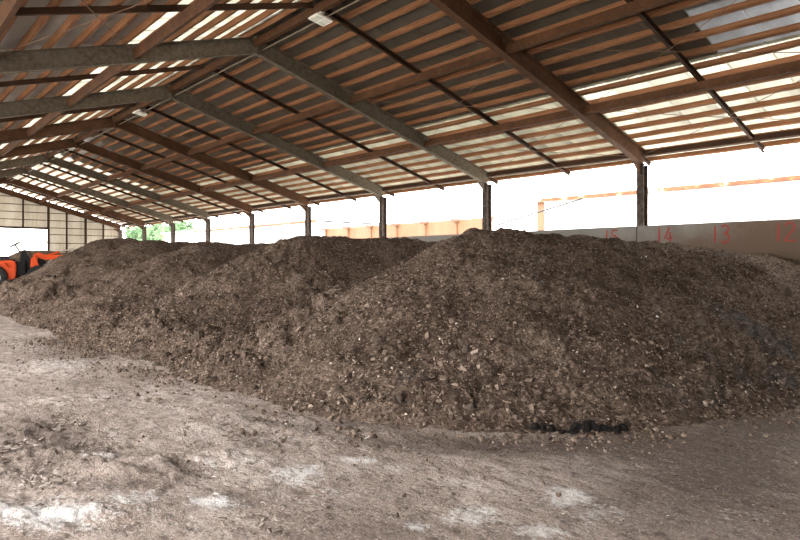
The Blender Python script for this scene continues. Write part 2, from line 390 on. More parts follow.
# ------------------------------------------------------------------ portal frames
order = ['frame overhead far behind the viewer, at the open end', 'frame overhead third behind the viewer', 'frame overhead second behind the viewer', 'frame overhead just behind the viewer', 'second frame, passing overhead at the near end', 'reddish brown frame whose post rises by wall number 14',
         'grey-brown frame whose post rises behind the largest heap', 'frame second beyond the largest heap, post at its left shoulder', 'frame with post rising above the lumpy heap crest',
         'frame fourth from the far gable wall, plain brown', 'frame third from the far gable wall', 'frame second in front of the far gable wall',
         'last free frame just before the far gable wall', 'frame standing against the far gable wall']
def portal(y, mi, mcol, label):
    e = empty('portal_frame', (RX, y, 0)); o = Vector((RX, y, 0))
    for sg in (1, -1):
        m = MB().sweep(hprof(DEP, .20), rp(sg, .06, y) - o, rp(sg, SL + .02, y) - o, nrm(sg)); m.build('rafter', mi, e)
        m = MB(); xc = sg * (HALF - .02)
        m.sweep(hprof(.26, .22), (xc, 0, .0), (xc, 0, ZE - .2), (1, 0, 0)); m.build('column', mcol, e)
        m = MB().box((xc, 0, .012), (.40, .34, .024))
        for a in (-.15, .15):
            for b in (-.12, .12): m.box((xc + a, b, .035), (.035, .035, .03))
        m.build('base_plate', mcol, e)
        # haunch plate under the eave joint
        m = MB(); k = Vector((sg * (HALF - .15), 0, ZE - .2)); 
        m.prism([(sg * (HALF - .15), ZE - .18), (sg * (HALF - .62), ZE - .18 + .62 * SA - .13), (sg * (HALF - .15), ZE - .5)], -.012, .012); m.build('haunch_plate', mi, e)
        # outrigger carrying the overhanging sheets
        m = MB().sweep(cprof(.12, .06), rp(sg, SL - .1, y + .16, TOP - .06) - o, rp(sg, SL + .82, y + .16, TOP - .06) - o, nrm(sg)); m.build('outrigger', M['secondary'], e)
    m = MB().box((0, 0, RZ), (.05, .22, DEP + .12))
    for b in (-.07, .07):
        for h in (-.15, -.05, .05, .15): m.box((0, b, RZ + h), (.09, .035, .035))
    m.build('ridge_plate', mi, e)
    tag(e, label, 'steel frame', 'portal frames of the shed'); return e
for i, y in enumerate(FR):
    portal(y, M['steel_grey'] if i in (6, 7, 10, 11) else M['steel_rust'], M['column'], 'steel ' + order[i] if i not in (5, 6) else order[i])

# ------------------------------------------------------------------ roof: beams, secondary rafters, purlins, sheets, rods
roof = empty('ceiling', (RX, (YA + YB) / 2, 0)); OFF = Vector(roof.location)
tag(roof, 'open pitched roof of metal sheets on orange-brown purlins and steel beams', 'roof', kind='structure')
def rb(name, mb, mat, smooth=False):
    o = mb.build(name, mat, roof, smooth); o.matrix_parent_inverse = Matrix.Translation(-OFF); return o
BT = TOP - .12 - .11           # centre offset of long beams
for sg in (1, -1):
    for s in (SL / 3, 2 * SL / 3):
        for a, b in zip(FR[:-1], FR[1:]):
            rb('long_beam', MB().sweep(cprof(.22, .10, .014, 1), rp(sg, s, a + .02, BT), rp(sg, s, b - .02, BT), nrm(sg)), M['beam'])
    for a, b in zip(FR[:-1], FR[1:]):
        rb('eave_beam', MB().sweep(cprof(.16, .10, .012, 1), rp(sg, SL - .02, a + .02, TOP - .08), rp(sg, SL - .02, b - .02, TOP - .08), nrm(sg)), M['secondary'])
        ym = (a + b) / 2
        rb('secondary_rafter', MB().sweep(cprof(.12, .075, .01, 1), rp(sg, .12, ym, TOP - .06), rp(sg, SL + .82, ym, TOP - .06), nrm(sg)), M['secondary'])
rb('ridge_beam', MB().sweep(cprof(.20, .12, .014), (RX, FR[0], RZ + .06), (RX, FR[-1], RZ + .06), (0, 0, 1)), M['beam'])
# purlins (three slightly different warps shared between the rows)
def purlin_mesh(seed):
    r = random.Random(seed); L = YB - YA; n = 96; vs = []; fs = []
    for i in range(n + 1):
        y = -L / 2 + L * i / n; sag = -.010 * abs(math.sin(math.pi * (y + L / 2 - .6) / 3.0)); dx = r.uniform(-.009, .009); dz = r.uniform(-.006, .006) * 0 + sag
        vs += [(dx + a * .04, y, dz + b) for a, b in ((-1, 0), (1, 0), (1, .125), (-1, .125))]
    for i in range(n): fs += [(i * 4 + k, i * 4 + (k + 1) % 4, i * 4 + 4 + (k + 1) % 4, i * 4 + 4 + k) for k in range(4)]
    fs += [(3, 2, 1, 0), (n * 4, n * 4 + 1, n * 4 + 2, n * 4 + 3)]
    m = MB().add(vs, fs); return m.mesh('purlin')
pm = [purlin_mesh(k) for k in range(4)]
NP = 20; SP0 = .17; SPD = (SL + .70 - SP0) / (NP - 1)
for sg in (1, -1):
    for k in range(NP):
        o = link('purlin', pm[(k * 7 + (sg > 0)) % 4], M['purlin'], roof)
        p = rp(sg, SP0 + SPD * k, 0, TOP + .01); o.location = (p.x - RX, random.uniform(-.05, .05), p.z); o.rotation_euler = (0, sg * ANG, 0)
# roof sheets: shallow ribs, lapped edge to edge
SW = .90; slen = SL + .80
def sheet_mesh(s0, s1, dz):
    prof = [(0, .014), (.03, .014), (.045, 0), (SW / 2, .002), (SW - .02, 0), (SW + .02, 0), (SW + .03, .008)]
    vs = []; fs = []
    for s in (s0, s1): vs += [(s, y - SW / 2, z + dz) for y, z in prof]
    m = len(prof); fs += [(i, i + 1, m + i + 1, m + i) for i in range(m - 1)]
    me = bpy.data.meshes.new('roof_sheet'); me.from_pydata(vs, [], fs); me.update(); return me
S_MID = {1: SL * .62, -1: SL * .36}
sheets = {}
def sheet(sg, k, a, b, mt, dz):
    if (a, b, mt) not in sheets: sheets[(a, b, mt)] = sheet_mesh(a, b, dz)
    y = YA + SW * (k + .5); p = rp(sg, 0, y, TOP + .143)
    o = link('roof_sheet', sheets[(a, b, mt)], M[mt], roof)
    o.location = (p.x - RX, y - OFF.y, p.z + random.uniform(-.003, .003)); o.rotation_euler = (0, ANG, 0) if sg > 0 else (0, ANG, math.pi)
ns = int((YB - YA) / SW) + 1
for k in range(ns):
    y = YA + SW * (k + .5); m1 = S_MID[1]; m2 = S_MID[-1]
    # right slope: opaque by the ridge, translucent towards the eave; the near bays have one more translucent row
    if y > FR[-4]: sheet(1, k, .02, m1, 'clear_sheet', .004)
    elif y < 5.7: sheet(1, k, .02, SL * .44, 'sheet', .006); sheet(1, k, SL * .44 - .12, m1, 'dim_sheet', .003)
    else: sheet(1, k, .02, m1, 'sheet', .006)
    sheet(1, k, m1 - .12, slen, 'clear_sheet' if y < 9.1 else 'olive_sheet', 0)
    # left slope: translucent by the ridge, below it grey lightened for yard bounce
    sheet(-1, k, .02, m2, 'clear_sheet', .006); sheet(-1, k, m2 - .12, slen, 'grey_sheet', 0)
rb('ridge_cap', MB().add([(RX - .35, YA, RZ + TOP + .10), (RX, YA, RZ + TOP + .22), (RX + .35, YA, RZ + TOP + .10), (RX - .35, YB, RZ + TOP + .10), (RX, YB, RZ + TOP + .22), (RX + .35, YB, RZ + TOP + .10)], [(0, 1, 4, 3), (1, 2, 5, 4)]), M['sheet'])
# bracing rods under the purlins
def rod(p, q, sagz=.05, r=.008):
    p, q = Vector(p), Vector(q); pts = [p.lerp(q, i / 8) + Vector((0, 0, -sagz * math.sin(math.pi * i / 8))) for i in range(9)]
    rb('brace_rod', MB().tube(pts, r, 6), M['rod'])
nb = TOP - .16
for sg in (1, -1):
    for a, b, flip in ((FR[4], FR[5], 0), (FR[5], FR[6], 1), (FR[8], FR[9], 0)):
        for s0, s1 in ((SL / 3, 2 * SL / 3), (2 * SL / 3, SL - .1)):
            rod(rp(sg, s0, a + .05, nb), rp(sg, s1, b - .05, nb)); rod(rp(sg, s1, a + .05, nb - .03), rp(sg, s0, b - .05, nb - .03))

# ------------------------------------------------------------------ concrete push wall on the right
WX0, WX1, WH = 17.14, 17.32, 2.65
wr = empty('wall_right', (WX0, 0, 0)); tag(wr, 'stained grey concrete push wall with red painted bay numbers', 'wall', kind='structure')
ys = [y for y in FR] + [57.6]
for a, b in zip(ys[:-1], ys[1:]):
    if b - a < .5: continue
    o = MB().box(((WX0 + WX1) / 2, (a + b) / 2, WH / 2 + .0), (WX1 - WX0, b - a - .025, WH)).build('wall_panel', M['concrete'], wr, bevel=.012)
    o.matrix_parent_inverse = Matrix.Translation(-Vector(wr.location))
# painted numbers (hand-brushed strokes), read from inside the hall: +u is towards -Y
DIG = {'1': [[(.03, .0), (.06, .5), (.05, 1.)]],
       '2': [[(.0, .82), (.12, .97), (.32, 1.), (.44, .86), (.42, .66), (.22, .40), (.02, .10), (.0, .02), (.25, .05), (.52, .03)]],
       '3': [[(.02, .92), (.22, 1.), (.40, .92), (.42, .74), (.28, .58), (.14, .54), (.32, .50), (.46, .34), (.40, .12), (.2, .0), (.0, .08)]],
       '4': [[(.30, 1.), (.16, .66), (.0, .36), (.26, .34), (.52, .37)], [(.36, .74), (.36, .34), (.35, .0)]],
       '5': [[(.46, .98), (.1, .97), (.06, .6), (.28, .64), (.46, .46), (.42, .16), (.2, .0), (.0, .08)]]}
def stroke(mb, pts, wd):
    P = [Vector((0, -u, v)) for u, v in pts]
    L = []
    for i, p in enumerate(P):
        d = (P[min(i + 1, len(P) - 1)] - P[max(i - 1, 0)]).normalized(); n = Vector((0, -d.z, d.y)); ww = wd * (1 + .18 * math.sin(i * 2.3))
        L += [p + n * ww / 2, p - n * ww / 2]
    mb.add([v + Vector((-.002, 0, 0)) for v in L] + [v + Vector((.004, 0, 0)) for v in L],
           [(2 * i, 2 * i + 1, 2 * i + 3, 2 * i + 2) for i in range(len(P) - 1)] + [(2 * len(P) + 2 * i, 2 * len(P) + 2 * i + 2, 2 * len(P) + 2 * i + 3, 2 * len(P) + 2 * i + 1) for i in range(len(P) - 1)])
for num, y in (('12', 5.42), ('13', 6.92), ('14', 8.44), ('15', 10.08)):
    mb = MB(); H = .46
    for k, ch in enumerate(num):
        for st in DIG[ch]: stroke(mb, [((.0 if k == 0 else .17) + u * H, v * H) for u, v in st], .052)
    o = mb.build('painted_number', M['red_paint'], wr, True); o.matrix_parent_inverse = Matrix.Translation(-Vector(wr.location))
    o.location = (WX0 - .001, y, WH - .09 - H); o['label'] = 'red hand-painted number ' + num

# ------------------------------------------------------------------ far gable wall
YE = FR[-1] + .16
wb = empty('wall_back', (RX, YE, 0)); tag(wb, 'pale corrugated far gable wall on brown posts with wide doorway', 'wall', kind='structure')
def eb(name, mb, mat):
    o = mb.build(name, mat, wb); o.matrix_parent_inverse = Matrix.Translation(-Vector(wb.location)); return o
DX0, DX1, DH = 4.2, 11.9, 4.32
def roofz(x): return RZ - abs(x - RX) * SA / CA + TOP + .06
def clad(x0, x1, z0):
    m = MB(); n = 6; f = []; b = []
    for i in range(n + 1):
        x = x0 + (x1 - x0) * i / n; d = .022 if i % 2 else 0
        f += [(x, YE + .06 + d, z0), (x, YE + .06 + d, roofz(x))]
    m.add(f, [(2 * i, 2 * i + 2, 2 * i + 3, 2 * i + 1) for i in range(n)]); eb('wall_sheet', m, M['siding'])
def span(a, b, z0):
    n = max(1, round((b - a) / .76))
    for i in range(n): clad(a + (b - a) * i / n + .004, a + (b - a) * (i + 1) / n + .03, z0)
span(DX1, RX + HALF, 1.3); span(DX0, RX, DH); span(RX, DX1, DH); span(RX - HALF, DX0, 1.3)
for a, b in ((DX1, RX + HALF), (RX - HALF, DX0)): eb('base_wall', MB().box(((a + b) / 2, YE + .05, .65), (b - a, .16, 1.3)), M['concrete'])
for x in (16.1, 14.7, 13.25, 11.9, 10.1, 8.08, 6.1, 4.2, 2.9, 1.45, 0.05):
    z0 = DH if DX0 + .1 < x < DX1 - .1 else 0
    wd = .16 if x in (11.9, 4.2, 14.7) else .11
    eb('post', MB().sweep(hprof(.14, wd), (x, YE - .09, z0), (x, YE - .09, roofz(x) - .44), (0, 1, 0)), M['secondary'])
for z in (1.75, 2.45, 3.15, 3.85, 4.4, 5.0, 5.6, 6.2, 6.8):
    xs = RX + (RZ - z) * CA / SA - .2; xs = min(xs, XR - .2)
    for a, b in (((DX1, xs), (2 * RX - xs, DX0)) if z < DH else ((2 * RX - xs, xs),)):
        if b - a > .3: eb('girt', MB().box(((a + b) / 2, YE + .01, z), (b - a, .05, .055)), M['secondary'])
eb('door_header', MB().box(((DX0 + DX1) / 2, YE - .03, DH), (DX1 - DX0, .1, .14)), M['secondary'])

# unseen walls behind and left of the viewer, added to cut light on the heaps
wf_ = empty('wall_front', (RX, FR[0] - .2, 0)); tag(wf_, 'corrugated gable wall closing the hall behind the viewer', 'wall', kind='structure')
for k in range(24):
    x0 = XL + (XR - XL) * k / 24; x1 = XL + (XR - XL) * (k + 1) / 24 + .02
    m = MB().add([(x0, FR[0] - .2, 0), (x1, FR[0] - .2, 0), (x1, FR[0] - .2, roofz(x1)), (x0, FR[0] - .2, roofz(x0)), (x0, FR[0] - .23, 0), (x1, FR[0] - .23, 0), (x1, FR[0] - .23, roofz(x1)), (x0, FR[0] - .23, roofz(x0))],
                 [(0, 1, 2, 3), (7, 6, 5, 4), (0, 4, 5, 1), (3, 2, 6, 7), (0, 3, 7, 4), (1, 5, 6, 2)])
    o = m.build('wall_sheet', M['siding'], wf_); o.matrix_parent_inverse = Matrix.Translation(-Vector(wf_.location))
wl = empty('wall_left', (XL - .2, -12, 0)); tag(wl, 'corrugated side wall beside and behind the viewer', 'wall', kind='structure')
for k in range(22):  # unseen side wall, its length set by the shade it gives the heaps
    y0 = FR[0] + k * .9
    o = MB().box((XL - .2, y0 + .45, (ZE + .1) / 2), (.03, .88, ZE + .1)).build('wall_sheet', M['siding'], wl); o.matrix_parent_inverse = Matrix.Translation(-Vector(wl.location))

# ------------------------------------------------------------------ compost heaps
# crest y, crest slide per metre of x, height at nose, height fall per metre, toe x, nose length, near width, far width, grid step
HEAPS = [dict(yc=7.5, sl=-.20, h=2.20, dh=.052, x0=3.25, rn=5.1, wf=5.3, wb=2.7, st=.026, ap=(7.0, 9.9)),
         dict(yc=13.2, sl=0.0, h=2.26, dh=.016, x0=3.25, rn=5.1, wf=3.6, wb=2.7, st=.036, ap=(9.9, 15.8)),
         dict(yc=18.8, sl=0.0, h=2.24, dh=.014, x0=3.25, rn=5.1, wf=3.6, wb=2.8, st=.05, ap=(15.8, 21.6)),
         dict(yc=25.0, sl=0.0, h=2.36, dh=.012, x0=3.2, rn=5.1, wf=3.9, wb=3.2, st=.065, ap=(21.6, 28.4)),
         dict(yc=32.6, sl=0.0, h=2.70, dh=.012, x0=4.3, rn=5.0, wf=4.5, wb=3.8, st=.08, ap=(28.4, 34.5)),
         dict(yc=50.0, sl=0.0, h=2.35, dh=.0, x0=4.0, rn=5.0, wf=4.0, wb=4.5, st=.12, ap=(48., 52.))]
def heap_base(p, X, Y):
    xn = p['x0'] + p['rn']
    wob = 1 + .10 * (fbm(X * .45 + p['yc'], Y * .45, 3, 5) - .5)
    yc = p['yc'] + p['sl'] * np.maximum(X - xn, 0) + .5 * (vnoise(X * .4, X * 0 + p['yc'], 77) - .5)
    u = Y - yc; a = np.where(u < 0, -u / p['wf'], u / p['wb']); b = np.clip((xn - X) / p['rn'], 0, None)
    r = np.where((u < 0) & (p['wf'] > 5), (a ** 2.6 + b ** 2.6) ** (1 / 2.6), (a ** 2.2 + b ** 2.2) ** (1 / 2.2)) * wob
    e = .10; prof = (1 + e - np.sqrt((r * 1.095) ** 2 + e * e))
    foot = 1.0 - .02
    g = np.where(prof > 0, prof, prof * 1.0)
    # slightly concave foot
    g = np.where(g > 0, g * (.80 + .20 * np.clip(g * 2.0, 0, 1)), g)
    H = (p['h'] - p['dh'] * np.maximum(X - xn, 0)) * g
    # the heaps run into each other: a low continuous foot between neighbours
    lo, hi = p['ap']; fx = p['x0'] - .05 + .35 * (fbm(Y * .8, Y * 0 + 3.1, 3, 64) - .5)
    ap = .30 * np.clip((X - fx) / 1.3, -1, 1) - 2.5 * (np.clip(lo - Y, 0, None) + np.clip(Y - hi, 0, None))
    k = .12; d = np.clip(.5 + .5 * (H - ap) / k, 0, 1)
    return ap * (1 - d) + H * d + k * d * (1 - d)
def rough(X, Y, H, cz=1.0):
    hm = np.clip(H, 0, 2.4); up = np.clip(hm / .25, 0, 1)
    low = np.clip(1.25 - hm / 2.0, .25, 1)
    d = .16 * (fbm(X * .9, Y * .9, 3, 40) - .5) + .20 * (fbm(X * 2.4, Y * 2.4, 3, 43) - .5)
    # gullies running down the slope from the crest
    d += .12 * (fbm(X * .7, Y * 2.2, 3, 91) - .5)
    pt = np.clip((fbm(X * .8, Y * .8, 3, 55) - .40) * 5, .15, 1)
    d += cz * pt * low * (.10 * lumps(X * 2.9, Y * 2.9, 11) + .11 * lumps(X * 6.2 + .4, Y * 6.2, 12)) + (.4 + .6 * pt) * .055 * lumps(X * 11, Y * 11, 13) + .014 * lumps(X * 19, Y * 19, 14)
    return d * up - .045
def height(X, Y, i):
    Bs = [heap_base(p, X, Y) for p in HEAPS]; own = Bs[i]; mx = np.max(Bs, axis=0)
    return own, mx
tid = np.array([[0, 11, 5], [0, 5, 1], [0, 1, 7], [0, 7, 10], [0, 10, 11], [1, 5, 9], [5, 11, 4], [11, 10, 2], [10, 7, 6], [7, 1, 8], [3, 9, 4], [3, 4, 2], [3, 2, 6], [3, 6, 8], [3, 8, 9], [4, 9, 5], [2, 4, 11], [6, 2, 10], [8, 6, 7], [9, 8, 1]])
ph = (1 + 5 ** .5) / 2
ico = np.array([(-1, ph, 0), (1, ph, 0), (-1, -ph, 0), (1, -ph, 0), (0, -1, ph), (0, 1, ph), (0, -1, -ph), (0, 1, -ph), (ph, 0, -1), (ph, 0, 1), (-ph, 0, -1), (-ph, 0, 1)]) / math.hypot(1, ph)
def rot_mats(n):
    q = rng.normal(size=(n, 4)); q /= np.linalg.norm(q, axis=1)[:, None]; w_, x, y, z = q.T
    return np.stack([1 - 2 * (y * y + z * z), 2 * (x * y - z * w_), 2 * (x * z + y * w_), 2 * (x * y + z * w_), 1 - 2 * (x * x + z * z), 2 * (y * z - x * w_), 2 * (x * z - y * w_), 2 * (y * z + x * w_), 1 - 2 * (x * x + y * y)], 1).reshape(n, 3, 3)
def scatter(name, P, S, kind='clod', N=None, tilt=.35):
    n = len(P); Rm = rot_mats(n)
    if kind == 'clod':
        base = ico[None] * rng.uniform(.62, 1.25, (n, 12, 1)) * rng.uniform(.6, 1.15, (n, 1, 3)); F = tid
    else:
        cube = np.array([(a, b, c) for a in (-1, 1) for b in (-1, 1) for c in (-1, 1)], float)
        base = cube[None] * rng.uniform(.55, 1.1, (n, 8, 1)) * np.stack([rng.uniform(.7, 1.5, n), rng.uniform(.35, .9, n), rng.uniform(.12, .3, n)], 1)[:, None]
        F = np.array([(0, 1, 3), (0, 3, 2), (4, 6, 7), (4, 7, 5), (0, 4, 5), (0, 5, 1), (2, 3, 7), (2, 7, 6), (0, 2, 6), (0, 6, 4), (1, 5, 7), (1, 7, 3)])
        if N is None: N = np.tile([0., 0., 1.], (n, 1))
        z = N + rng.normal(size=(n, 3)) * tilt; z /= np.linalg.norm(z, axis=1)[:, None]
        x = rng.normal(size=(n, 3)); x -= (x * z).sum(1)[:, None] * z; x /= np.linalg.norm(x, axis=1)[:, None]; Rm = np.stack([x, np.cross(z, x), z], 2)
    V = np.einsum('nij,nkj->nki', Rm, base) * S[:, None, None] + P[:, None]
    k = base.shape[1]; FF = (F[None] + (np.arange(n) * k)[:, None, None]).reshape(-1, 3)
    me = np_mesh(name, V.reshape(-1, 3), FF, False); fattr(me, 'tint', np.repeat(rng.beta(2.2, 2.4, n), k)); return me
def clod_variant(k):
    r = np.random.default_rng(100 + k); bm = bmesh.new(); bmesh.ops.create_icosphere(bm, subdivisions=1, radius=1)
    sc = r.uniform(.65, 1.1, 3)
    for v in bm.verts: v.co = Vector(np.array(v.co) * sc * r.uniform(.72, 1.22))
    me = bpy.data.meshes.new('clod'); bm.to_mesh(me); bm.free(); return me
cv = [clod_variant(k) for k in range(9)]
HL = ['largest brown compost heap, nearest the viewer, below wall numbers 13 and 14', 'second compost heap from the viewer, just left behind the largest one',
      'third compost heap from the viewer, in the middle of the row', 'fourth compost heap from the viewer, lower dark slope', 'fifth compost heap, its crest in front of the orange loader', 'farthest dark compost heap, behind the orange loader']
cfg = [(15000, 8000, 120), (9000, 3500, 90), (5000, 1000, 50), (2600, 400, 20), (1500, 200, 0), (0, 0, 0)]
KX, KY = math.sin(R(YAW)), math.cos(R(YAW))
for i, p in enumerate(HEAPS):
    st = p['st']; x0 = p['x0'] - .7; y0 = p['yc'] - p['wf'] - (2.6 if i == 0 else .6); y1 = p['yc'] + p['wb'] + .6; x1 = WX0 - .015
    nx = int((x1 - x0) / st) + 1; ny = int((y1 - y0) / st) + 1
    X, Y = np.meshgrid(np.linspace(x0, x1, nx), np.linspace(y0, y1, ny)); own, mx = height(X, Y, i)
    Z = own + rough(X, Y, own, 1 + .22 * i)
    # lumps along the crest of each heap
    keep = (own > -.035) & (own > mx - .14); qk = keep[:-1, :-1] & keep[1:, :-1] & keep[:-1, 1:] & keep[1:, 1:]
    Z = np.maximum(Z, -.06) + .01
    q = (np.arange(ny - 1)[:, None] * nx + np.arange(nx - 1)[None])[qk]
    F = np.stack([q, q + 1, q + nx + 1, q + nx], 1)
    used = np.zeros(nx * ny, bool); used[F.ravel()] = True; idx = np.cumsum(used) - 1
    V = np.stack([X.ravel(), Y.ravel(), Z.ravel()], 1)[used]
    org = np.array([p['x0'] + p['rn'], p['yc'], 0.]); me = np_mesh('compost_heap', V - org, idx[F], True)
    if i == 0:
        # dark ash-grey patch: project the marks onto the sloping face, not the floor
        c, s = math.cos(R(YAW)), math.sin(R(YAW)); dep = V[:, 0] * s + V[:, 1] * c; rt = V[:, 0] * c - V[:, 1] * s
        def on_heap(px, py):
            e = np.array([(px - 400) / 622.2, 1, (262 - py) / 622.2]); dv = np.array([e[0] * c + e[1] * s, -e[0] * s + e[1] * c, e[2]])
            for tt in np.arange(3.5, 20, .05):
                q_ = dv * tt
                if q_[2] + CAM_H <= max(0, float(heap_base(p, q_[:1], q_[1:2])[0])): return q_[0], q_[1]
            return q_[0], q_[1]
        ash = np.zeros(len(V))
        cx = [(*on_heap(a_, b_), r1, r2, m_) for a_, b_, r1, r2, m_ in ((750, 325, .5, .7, 1.), (778, 350, .5, .7, 1.), (790, 385, .5, .6, .9), (740, 375, .5, .6, .7), (690, 345, .45, .5, .6), (665, 390, .4, .4, .5), (720, 400, .5, .4, .5), (410, 385, .25, .25, .8))]
        for a, b, ra, rb_, am in cx: ash = np.maximum(ash, am * np.exp(-((V[:, 0] - a) / ra) ** 2 - ((V[:, 1] - b) / rb_) ** 2))
        fattr(me, 'ash', ash)
    o = link('compost_heap', me, M['soil'], None, tuple(org)); tag(o, HL[i], 'compost heap', 'compost heaps along the wall')
    nc, nw, nl = cfg[i]
    if not nc: continue
    # loose pieces: only where the heap stands proud of the floor and its neighbours; larger pieces roll to the foot
    ok = np.where((own > .02) & (own > mx - .01) & (X < x1 - .3))
    def slope_n(Q):
        e_ = .08; gx = (heap_base(p, Q[:, 0] + e_, Q[:, 1]) - heap_base(p, Q[:, 0] - e_, Q[:, 1])) / (2 * e_); gy = (heap_base(p, Q[:, 0], Q[:, 1] + e_) - heap_base(p, Q[:, 0], Q[:, 1] - e_)) / (2 * e_)
        v_ = np.stack([-gx, -gy, np.ones(len(Q))], 1); return v_ / np.linalg.norm(v_, axis=1)[:, None]
    def pick(n, power):
        hs = own[ok]; wgt = np.exp(-hs * power) + .12; wgt /= wgt.sum(); j = rng.choice(len(hs), n, p=wgt)
        P = np.stack([X[ok][j], Y[ok][j], Z[ok][j]], 1) + np.stack([rng.uniform(-st, st, n), rng.uniform(-st, st, n), np.zeros(n)], 1); return P, hs[j]
    P, hs = pick(nc, .8); big = 1 + .5 * i
    S = np.clip(rng.lognormal(-4.25, .42, nc) * (1.2 - .25 * hs), .008, .05) * (1 + .12 * i)
    P[:, 2] += S * .1
    c_ = link('loose_clods', scatter('loose_clods', P - org, S), M['clod'], o); c_['kind'] = 'stuff'
    P, hs = pick(nw, .15); S = rng.uniform(.005, .0135, nw) * (1 + .3 * i); P[:, 2] += S * .5
    c_ = link('wood_chips', scatter('wood_chips', P - org, S, 'chip', slope_n(P)), M['chip'], o); c_['kind'] = 'stuff'
    nf = (1100, 700, 300, 100, 0)[i]
    if nf:
        P, hs = pick(nf * 2, 1.0); P = P[P[:, 0] < p['x0'] + 3.6 - (P[:, 1] < p['yc'] - 2.5) * 1.2][:nf]; nf = len(P); S = rng.uniform(.014, .042, nf); P[:, 2] += S * .25
        c_ = link('flat_flakes', scatter('flat_flakes', P - org, S, 'chip', slope_n(P), .28), M['flake'], o); c_['kind'] = 'stuff'
    P, hs = pick(nl, 1.3); S = np.clip(rng.lognormal(-2.85, .32, nl), .035, .13)
    for k in range(nl):
        q_ = link('clod', cv[k % 9], M['lump'], o, tuple(P[k] - org + np.array([0, 0, S[k] * .15])), tuple(rng.uniform(0, 6.28, 3))); q_.scale = (S[k],) * 3
    if i == 0:
        def hz(x, y):
            a = np.array([[float(x)]]); b = np.array([[float(y)]]); hh_, _ = height(a, b, 0); return float((np.maximum(hh_ + rough(a, b, hh_), -.06))[0, 0]) + .01
        bl = [clod_variant(40 + k) for k in range(3)]
        for m_ in bl: m_.materials.append(M['black_lump'])
        for k in range(26):     # black damp mud clods at the foot
            g = on_heap(540 + k * 3.4 + random.uniform(-4, 4), 428 + random.uniform(-3, 4)); s_ = random.uniform(.03, .08)
            q_ = link('black_mud_clod', bl[k % 3], None, o, (g[0] - org[0], g[1] - org[1], max(0, hz(*g)) + s_ * .05), tuple(rng.uniform(0, 6.28, 3))); q_.scale = (s_,) * 3
        ps = clod_variant(60); ps.materials.append(M['pale_scrap'])
        P, hs = pick(26, .1)
        for k in range(26):
            s_ = random.uniform(.012, .026); q_ = link('pale_scrap', ps, None, o, tuple(P[k] - org + np.array([0, 0, .01])), tuple(rng.uniform(0, 6.28, 3))); q_.scale = (s_ * 1.4, s_ * .8, s_ * .4)

# crumbs strewn over the floor
n = 26000
A = rng.uniform(size=(n, 2)); X = 1.2 + A[:, 0] * 7; Y = .6 + A[:, 1] * 14
m0 = np.zeros(n)
for p in HEAPS[:3]: m0 = np.maximum(m0, heap_base(p, X, Y))
kk = (m0 <= .02); X, Y = X[kk], Y[kk]; near = np.exp(np.clip(np.max([heap_base(p, X, Y) for p in HEAPS[:3]], axis=0), -1, 0) * 4.5)
kk = rng.uniform(size=len(X)) < (.05 + near ** 1.4); X, Y, near = X[kk], Y[kk], near[kk]
S = np.clip(rng.lognormal(-4.75, .45, len(X)) * (1 + .9 * near), .004, .032)
crumbs = link('soil_crumbs', scatter('soil_crumbs', np.stack([X, Y, .03 + S * .3], 1), S), M['clod'], fl); crumbs['kind'] = 'stuff'
fx_ = np.concatenate([np.stack([rng.uniform(0, 120, 900), rng.uniform(400, 495, 900)], 1), np.stack([rng.uniform(20, 330, 500), rng.uniform(430, 538, 500)], 1), np.stack([rng.uniform(180, 420, 300), rng.uniform(405, 455, 300)], 1)])
G = np.array([ground_pt(a, b) for a, b in fx_]); kk = (heap_base(HEAPS[0], G[:, 0], G[:, 1]) < 0) & (heap_base(HEAPS[1], G[:, 0], G[:, 1]) < 0); G = G[kk]; S = np.clip(rng.lognormal(-4.35, .45, len(G)), .006, .030)
mf = link('mud_flakes', scatter('mud_flakes', np.stack([G[:, 0], G[:, 1], .035 + S * .12], 1), S, 'chip', None, .22), M['mud_flake'], fl); mf['kind'] = 'stuff'
n = 900; X = 1.5 + rng.uniform(size=n) * 6; Y = .6 + rng.uniform(size=n) * 7
kk = heap_base(HEAPS[0], X, Y) < 0; X, Y = X[kk], Y[kk]; S = rng.uniform(.003, .010, len(X))
cr = link('strewn_chips', scatter('strewn_chips', np.stack([X, Y, .034 + S * .2], 1), S, 'chip'), M['chip'], fl); cr['kind'] = 'stuff'

# ------------------------------------------------------------------ lamps under the ridge
def lamp(y, label):
    e = empty('flood_lamp', (RX, y, RZ - .05)); tl = Matrix.Rotation(R(10), 3, 'Y')
    MB().box((0, 0, -.07), (.04, .20, .12)).box((0, 0, -.02), (.14, .22, .02)).build('bracket', M['lamp_white'], e)
    h = MB().add([tl @ Vector(v) + Vector((0, 0, -.17)) for v in ((-.27, -.24, -.04), (.27, -.24, -.04), (.27, .24, -.04), (-.27, .24, -.04), (-.21, -.18, .05), (.21, -.18, .05), (.21, .18, .05), (-.21, .18, .05))],
                 [(3, 2, 1, 0), (4, 5, 6, 7), (0, 1, 5, 4), (1, 2, 6, 5), (2, 3, 7, 6), (3, 0, 4, 7)]).build('housing', M['lamp_white'], e, bevel=.012)
    for a in (-1, 1):
        for b in (-1, 1): MB().box(tl @ Vector((a * .115, b * .10, -.046)) + Vector((0, 0, -.17)), (.20, .17, .012), tl).build('lens', M['lamp_lens'], e)
    e.scale = (.85, .85, .85); tag(e, label, 'lamp', 'flood lamps under the ridge')
lamp(FR[5] + 2.9, 'larger-looking white square flood lamp under the ridge, nearest the viewer')
lamp(FR[7] + 3.0, 'small-looking white flood lamp under the ridge, farther down the hall')
cd_ = empty('conduit', (RX + .14, FR[0], RZ - .12))
